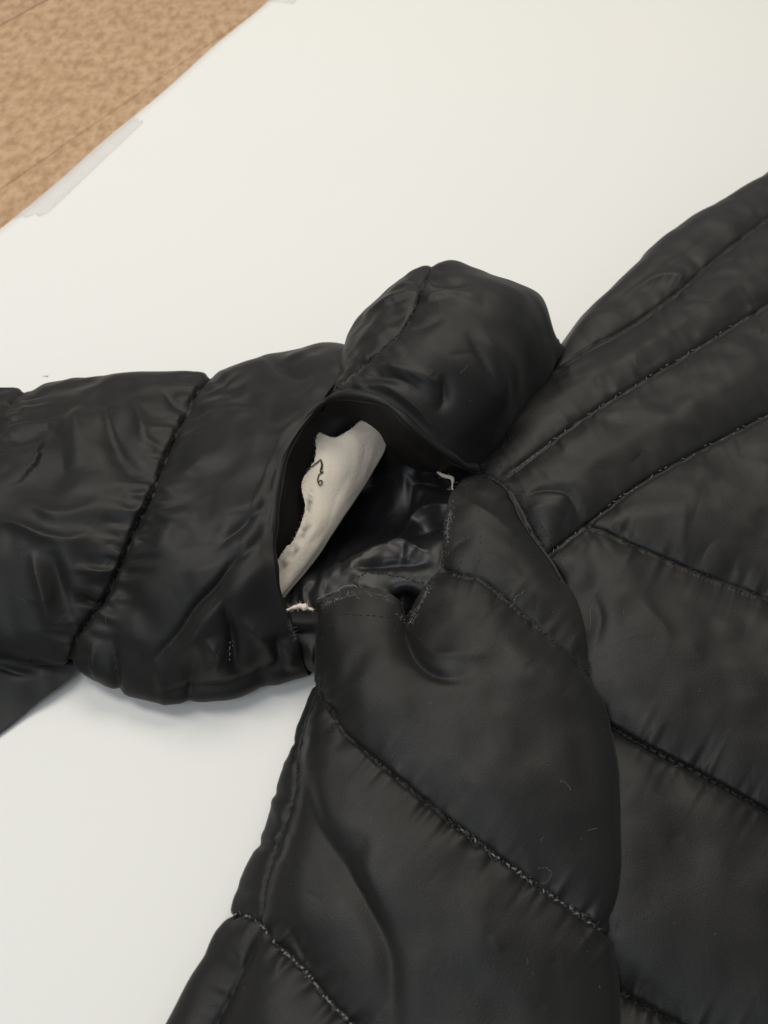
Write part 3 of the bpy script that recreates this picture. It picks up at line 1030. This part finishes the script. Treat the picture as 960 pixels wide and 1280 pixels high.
fC = [
    dict(line=[(580, 415), (600, 455), (612, 490)], a=-0.16, w=5),
    dict(line=[(590, 400), (615, 450), (622, 500), (600, 560)], a=0.16, w=16),
    dict(line=[(552, 470), (556, 500), (548, 520)], a=-0.24, w=12),
    dict(line=[(470, 455), (505, 465), (540, 480), (550, 470)], a=0.14, w=10),
    dict(line=[(440, 485), (480, 485), (520, 510), (555, 550)], a=0.20, w=12),
    dict(line=[(450, 475), (500, 478), (535, 505)], a=-0.14, w=7),
    dict(line=[(520, 365), (550, 350), (590, 362)], a=-0.12, w=8),
    dict(line=[(525, 380), (560, 365), (600, 380)], a=0.12, w=8),
    dict(line=[(455, 400), (490, 375), (520, 370)], a=0.12, w=7),
    dict(line=[(505, 410), (535, 408), (560, 400)], a=-0.10, w=7),
]
cap = Patch('sleeve_head', RC, seams=sC, folds=fC, puff=0.4, reach=22, fullness=0.02, seamfull=0.07, pucker=0.08, solid=0.0015, gain=2.0, creases=60,
            label='puffed black sleeve head standing up above the hole')
cap.stitches(seamC, mat=M_thread, r=0.0003)

# ---- rolled rim of the torn opening
rimpts = [(592, 588, 4.2), (577, 584, 5.0), (552, 566, 6.3), (517, 538, 7.3), (482, 508, 8.0), (446, 497, 7.7), (422, 498, 7.2), (400, 507, 6.6), (375, 532, 6.5),
          (354, 572, 6.4), (344, 610, 6.3), (341, 640, 6.15), (337, 690, 5.55), (343, 735, 4.7), (364, 788, 3.1)]
rp = resample([W(*p) for p in rimpts], 150)
rp[:, 2] += 0.0016
rp[:, 0] += 0.0008
rr = 0.0026 + 0.0005 * cr(rng.standard_normal((24, 1)), np.linspace(0, 23, 150))[:, 0]
S = Soup()
S.add(tube(rp, rr, 14))
rim = attach(S.build('rolled_edge', M_shell, None), jacket)
uvl = rim.data.uv_layers.new(name='UVMap')

# ---- inside the sleeve: dark facing under the rim
inner = []
for (x, y, z), (x2, y2, z2), (x3, y3, z3) in [
    ((590, 588, 3.9), (575, 600, 2.6), (560, 620, 1.2)),
    ((545, 563, 6.2), (535, 585, 4.2), (525, 600, 1.6)),
    ((482, 509, 7.7), (488, 545, 5.2), (490, 590, 2.0)),
    ((446, 499, 7.4), (450, 535, 5.0), (455, 570, 2.4)),
    ((402, 508, 6.3), (425, 540, 5.0), (440, 575, 3.0)),
    ((376, 534, 6.2), (396, 575, 4.7), (420, 600, 3.2)),
    ((353, 576, 6.1), (378, 612, 4.6), (405, 640, 3.2)),
    ((343, 640, 5.8), (368, 660, 4.4), (400, 675, 3.0)),
    ((339, 690, 5.2), (352, 706, 4.1), (385, 710, 2.9)),
    ((345, 735, 4.4), (352, 742, 3.7), (375, 740, 2.8)),
    ((362, 780, 3.0), (368, 776, 2.8), (380, 770, 2.4)),
]:
    inner.append([W(x, y, z), W((x + x2) / 2, (y + y2) / 2, (z + z2) / 2 - 0.45), W(x2, y2, z2 - 0.6), W(x3, y3, max(z3 - 1.0, 0.5))])
facing = Patch('inner_facing', inner, mat=M_inner, split=False, fullness=0.05, kf=0.02, label='dark inner facing behind the torn rim')

# ---- white wadding showing in the hole
wad = [
    [(388, 533, 5.15), (402, 541, 5.1), (420, 547, 5.0), (438, 538, 5.1), (450, 528, 5.2), (466, 525, 5.1), (479, 527, 4.8), (485, 540, 4.2)],
    [(396, 556, 5.05), (425, 560, 4.9), (452, 558, 4.5), (480, 563, 3.4)],
    [(394, 576, 5.0), (422, 581, 4.7), (446, 584, 4.1), (466, 587, 3.1)],
    [(378, 605, 4.85), (403, 613, 4.5), (428, 618, 3.8), (445, 619, 2.9)],
    [(382, 636, 4.7), (398, 644, 4.3), (414, 648, 3.7), (426, 648, 3.0)],
    [(371, 671, 4.5), (384, 679, 4.2), (396, 683, 3.7), (404, 682, 3.1)],
    [(350, 700, 4.3), (362, 710, 4.0), (374, 714, 3.6), (382, 712, 3.1)],
    [(336, 722, 4.0), (344, 738, 3.8), (351, 745, 3.5), (357, 743, 3.2)],
    [(312, 762, 3.1), (325, 770, 3.0), (335, 775, 2.8), (342, 772, 2.6)],
]
wadr = []
for r in wad:
    R = rib([(x, y, z - 0.15) for x, y, z in r])
    wadr.append(R + [off(R[-1], 0.02, 0.0, R[-1][2] * 100 - 0.2)])
fW = [
    dict(line=[(474, 532), (466, 566), (446, 606), (425, 640)], a=0.06, w=5),
    dict(line=[(438, 544), (436, 590), (415, 640), (392, 690)], a=-0.05, w=5),
    dict(line=[(405, 548), (408, 590), (398, 620)], a=0.05, w=6),
    dict(line=[(400, 640), (385, 680), (362, 715)], a=0.06, w=6),
    dict(line=[(452, 532), (456, 565), (440, 605)], a=-0.07, w=12),
    dict(line=[(380, 690), (400, 670), (420, 640)], a=-0.07, w=6),
    dict(line=[(448, 546), (466, 541), (486, 548)], a=0.22, w=6),
]
wadding = Patch('torn_wadding', wadr, cell=0.0007, mat=M_wad, split=False, fullness=0.02, kf=0.03, solid=0.0004, folds=fW, ragged=0.0006, creases=0, lump=0.0004,
                label='off white torn wadding strip showing inside the hole')

def stain(patch, spots):
    q = patch.Q.reshape(-1, 2)
    v = np.zeros(len(q))
    grain = noise2(patch.n, patch.m, patch.n // 3, patch.m // 3).ravel()
    for x, y, rx, ry, rot, k in spots:
        c, s_ = math.cos(rot), math.sin(rot)
        d = q - (x, y)
        u, w = d[:, 0] * c + d[:, 1] * s_, -d[:, 0] * s_ + d[:, 1] * c
        v = np.maximum(v, k * np.exp(-((u / rx) ** 2 + (w / ry) ** 2)) * np.clip(0.75 + 0.5 * grain, 0, 1.3))
    at = patch.root.data.attributes.new('stain', 'FLOAT', 'POINT')
    at.data.foreach_set('value', np.clip(v, 0, 0.85).astype(np.float32))


stain(wadding, [(387, 628, 3.2, 12, 0.1, 1.2), (381, 664, 4, 13, 0.5, 1.1), (368, 688, 5, 9, 0.8, 0.9), (354, 706, 6, 9, 0.9, 0.8), (402, 562, 4, 3, 0, 0.4), (372, 716, 10, 4, 2.2, 0.3)])

# ---- black satin lining down in the hole
lin = [
    [(350, 520, 2.0), (450, 520, 1.8), (540, 530, 2.2), (620, 550, 3.0)],
    [(350, 580, 1.2), (450, 570, 1.0), (510, 575, 2.2), (590, 585, 3.4)],
    [(350, 640, 0.6), (450, 620, 0.4), (500, 610, 1.4), (585, 610, 3.8)],
    [(350, 680, 0.6), (440, 660, 0.4), (495, 655, 1.2), (575, 650, 3.9)],
    [(345, 705, 1.2), (430, 690, 1.6), (500, 676, 2.8), (570, 680, 3.9)],
    [(340, 730, 2.0), (420, 712, 3.0), (500, 696, 3.3), (565, 712, 3.8)],
    [(340, 755, 2.4), (420, 735, 3.2), (490, 728, 3.3), (550, 742, 3.5)],
    [(340, 780, 2.4), (420, 762, 3.2), (480, 760, 3.0), (510, 770, 2.4), (560, 780, 3.0)],
    [(340, 810, 2.2), (420, 800, 2.8), (500, 800, 2.4), (560, 800, 2.8)],
]
fL = [
    dict(line=[(395, 725), (440, 703), (480, 686), (510, 682), (545, 700)], a=0.35, w=9),
    dict(line=[(440, 712), (490, 702), (540, 706)], a=-0.35, w=9),
    dict(line=[(500, 668), (530, 640), (570, 628)], a=0.25, w=7),
    dict(line=[(505, 678), (535, 660), (565, 655)], a=-0.35, w=9),
    dict(line=[(505, 600), (540, 608), (565, 622)], a=-0.25, w=7),
    dict(line=[(515, 590), (545, 596), (570, 606)], a=0.15, w=8),
    dict(line=[(490, 755), (505, 750), (515, 765), (505, 785)], a=-0.8, w=17),
    dict(line=[(445, 730), (470, 745), (490, 742)], a=0.15, w=8),
]
lining = Patch('satin_lining', [rib(r) for r in lin], folds=fL, mat=M_lining, split=False, fullness=0.09, kf=0.008, kb=0.06, lump=0.0004, creases=70, gain=1.5,
               label='crumpled black satin lining down inside the hole')
lining.stitches([(442, 728), (455, 716), (470, 715), (500, 720), (530, 728)], step=5, length=4, r=0.00028)

# ---- crumpled underarm piece joining sleeve and body
gus = [
    [(335, 745, 4.2), (370, 757, 3.9), (405, 768, 3.5)],
    [(345, 775, 3.7), (375, 778, 3.5), (406, 787, 3.2)],
    [(352, 800, 3.0), (378, 800, 2.9), (406, 806, 2.8)],
    [(355, 822, 2.4), (380, 820, 2.4), (406, 824, 2.3)],
    [(362, 840, 1.4), (382, 837, 1.3), (403, 842, 1.2)],
]
fG = [
    dict(line=[(350, 805), (375, 796), (400, 792)], a=-0.35, w=5),
    dict(line=[(372, 800), (376, 820), (370, 838)], a=-0.35, w=6),
    dict(line=[(385, 803), (390, 820), (388, 834)], a=0.3, w=7),
    dict(line=[(355, 775), (380, 780), (400, 778)], a=0.15, w=6),
]
RG = [rib(r) for r in gus]
RG.append([off(p, 0, 0.6, 0.3) for p in RG[-1]])
gusset = Patch('underarm_gusset', RG, cell=0.0007, folds=fG, mat=M_shell, split=False, fullness=0.05, kf=0.012, label='crumpled black underarm piece between sleeve and side')

# ---- lower sleeve end lying in shade beneath the sleeve
low = [
    [(-260, 640, 1.2), (-120, 640, 1.2), (60, 690, 1.2), (130, 760, 0.8)],
    [(-260, 760, 2.4), (-120, 760, 2.4), (10, 770, 1.9), (105, 812, 1.0)],
    [(-260, 880, 2.6), (-120, 850, 2.6), (-20, 830, 1.6), (88, 846, 0.7)],
    [(-260, 990, 2.0), (-150, 930, 2.0), (-50, 890, 0.9), (45, 880, 0.4)],
    [(-260, 1080, 1.0), (-150, 1010, 1.0), (-60, 960, 0.35), (0, 918, 0.25)],
    [(-260, 1090, 0.15), (-150, 1020, 0.15), (-62, 968, 0.15), (-3, 922, 0.15)],
]
fLo = [dict(line=[(-20, 825), (20, 838), (55, 842)], a=-0.25, w=6)]
lower = Patch('sleeve_end', [rib(r) for r in low], folds=fLo, split=False, fullness=0.03, kf=0.012, label='dark folded sleeve end in shade under the sleeve')


# ------------------------------------------------------------------ frayed edges, loose threads, lint
def fray(patch, pts, n, mat, ln, name='frayed_fibre', spread=1.5, r=(0.00004, 0.00009), label=None):
    S = Soup()
    L = resample(np.array(pts, float), 200)
    for _ in range(n):
        a = L[random.randrange(200)]
        p, nn, d = patch.at(a[0] + random.gauss(0, spread), a[1] + random.gauss(0, spread), 0.0002)
        S.add(fibre(p, nn, random.uniform(*ln), random.uniform(*r), lie=0.7, segs=6))
    o = S.build(name, mat, None)
    o.parent = patch.root
    tag(o, label, kind='stuff')
    return o


fray(side, [(401, 757), (430, 743), (470, 742), (492, 752)], 90, M_lint, (0.001, 0.003))
fray(side, [(512, 776), (533, 738), (550, 708), (557, 680), (559, 650), (566, 622)], 110, M_lint, (0.001, 0.003))
fray(side, [(563, 640), (559, 660), (558, 675)], 80, M_fray, (0.0008, 0.0022))
fray(side, [(498, 768), (512, 776), (525, 752), (536, 735)], 45, M_fray, (0.0008, 0.003))
fray(side, [(401, 757), (420, 748), (445, 742)], 30, M_fray, (0.0008, 0.003))
fray(sleeve, [(366, 780), (380, 790), (395, 795)], 30, M_lint, (0.001, 0.003))
fray(wadding, [(388, 534), (402, 541), (420, 546), (438, 538), (450, 528), (478, 528)], 110, M_wad, (0.0006, 0.0018), spread=0.6)
fray(wadding, [(395, 556), (393, 576), (380, 605), (380, 636), (370, 671), (349, 700)], 110, M_wad, (0.0006, 0.0018), spread=0.6)


def loose(patch, pts, mat, r, lift=0.0006, name='loose_thread'):
    L = resample(np.array(pts, float), len(pts) * 6)
    path = []
    for a in L:
        p, nn, d = patch.at(a[0], a[1], 0)
        path.append(p)
    path = np.array(path)
    k = np.array([1, 2, 3, 2, 1]) / 9.0
    pp = np.pad(path, ((2, 2), (0, 0)), 'edge')
    path = sum(k[i] * pp[i:i + len(path)] for i in range(5))
    path[:, 2] += lift
    S = Soup()
    S.add(tube(path, r, 6))
    o = S.build(name, mat, None)
    o.parent = patch.root
    return o


loose(wadding, [(378, 586), (388, 583), (397, 578), (402, 574), (403, 582), (401, 590), (406, 589), (400, 593), (398, 602), (403, 600), (404, 604), (400, 606), (399, 602)], M_thread, 0.00035, 0.0008)
loose(wadding, [(390, 536), (393, 543), (395, 549)], M_thread, 0.0005, 0.0008)
loose(wadding, [(402, 574), (404, 580), (403, 588)], M_thread, 0.0003, 0.001)
loose(side, [(655, 737), (650, 742), (643, 746), (641, 754), (637, 760)], M_lint, 0.00009, 0.0004)
loose(side, [(700, 978), (705, 976), (712, 983), (714, 988)], M_lint, 0.00006, 0.0003)
loose(side, [(735, 1037), (742, 1035), (748, 1036)], M_lint, 0.00005, 0.0004)
loose(side, [(672, 1085), (682, 1083), (689, 1092), (684, 1102), (676, 1104)], M_lint, 0.00005, 0.0005)
loose(front, [(740, 752), (737, 765), (737, 780), (736, 787)], M_lint, 0.00006, 0.0003)
loose(cap, [(576, 466), (582, 462), (587, 457)], M_lint, 0.00006, 0.0003)
loose(lining, [(425, 748), (424, 738), (432, 732), (443, 732), (447, 740), (440, 746), (428, 748)], M_lint, 0.00022, 0.0012)
loose(lining, [(395, 750), (410, 742), (425, 738)], M_lint, 0.0002, 0.0012)


def wisp(patch, pts, width, name='wadding_tuft', dz=0.0015):
    """small torn shred of white wadding"""
    L = resample(np.array([list(p) for p in pts], float), 26)
    path = np.array([patch.at(a[0], a[1], dz)[0] for a in L])
    k = np.array([1, 2, 3, 2, 1]) / 9.0
    pp = np.pad(path, ((2, 2), (0, 0)), 'edge')
    path = sum(k[i] * pp[i:i + len(path)] for i in range(5))
    path[:, 2] += 0.001
    prof = np.sin(np.linspace(0.08, math.pi - 0.08, 26)) ** 0.8 * width * (1 + 0.25 * cr(rng.standard_normal((9, 1)), np.linspace(0, 8, 26))[:, 0])
    S = Soup()
    S.add(tube(path, np.abs(prof) + 0.0001, 8))
    for i in range(28):
        q = path[random.randrange(26)]
        S.add(fibre(q, np.array([0, 0, 1.0]), random.uniform(0.001, 0.004), 0.00007, lie=0.8, segs=5))
    o = S.build(name, M_wad, None)
    o.data.uv_layers.new(name='UVMap')
    return attach(o, jacket)


wisp(lining, [(544, 588), (553, 595), (564, 599), (566, 604), (566, 616)], 0.0009)
wisp(gusset, [(372, 757), (382, 753), (392, 749), (404, 745)], 0.0014)
wisp(gusset, [(356, 764), (366, 760), (378, 757)], 0.0008)

# lint and dust specks caught on the cloth
for patch, nspec, nfib, box in ((front, 60, 14, (600, 230, 960, 1280)), (side, 60, 14, (300, 600, 780, 1280)), (sleeve, 45, 10, (0, 480, 380, 850)), (cap, 16, 5, (430, 340, 690, 570))):
    S = Soup()
    V = patch.Q.reshape(-1, 2)
    ok = patch.vis.reshape(-1) & (V[:, 0] > box[0]) & (V[:, 0] < box[2]) & (V[:, 1] > box[1]) & (V[:, 1] < box[3])
    idx = np.nonzero(ok)[0]
    PP, NN = patch.P.reshape(-1, 3), patch.N.reshape(-1, 3)
    for k in rng.choice(idx, nspec):
        r = random.uniform(0.00006, 0.0002)
        d = np.array([random.gauss(0, 1) for _ in range(3)])
        d /= np.linalg.norm(d)
        S.add(tube([PP[k] + NN[k] * r * 0.5, PP[k] + NN[k] * r + d * r, PP[k] + NN[k] * r * 0.8 + d * r * 2.4], [r * .4, r, r * .4], 5))
    for k in rng.choice(idx, nfib):
        S.add(fibre(PP[k] + NN[k] * 0.0001, NN[k], random.uniform(0.002, 0.006), random.uniform(0.00003, 0.00006), lie=0.95, segs=8, curl=0.9))
    o = S.build('lint', M_lint, None)
    o.parent = patch.root
    tag(o, kind='stuff')

# a few specks of dust on the paper
for (x, y, lab) in ((57, 470, 'tiny dark lint speck on the paper left above the sleeve'), (922, 246, 'tiny curled hair lint on paper by the jacket shoulder at right')):
    S = Soup()
    p = W(x, y, 0.05)
    for _ in range(3):
        S.add(fibre(p, np.array([0, 0, 1.0]), 0.0025, 0.00014, lie=0.9, segs=8))
    o = S.build('lint_speck', M_thread, None)
    tag(o, lab, 'lint', group='dust specks on the paper')
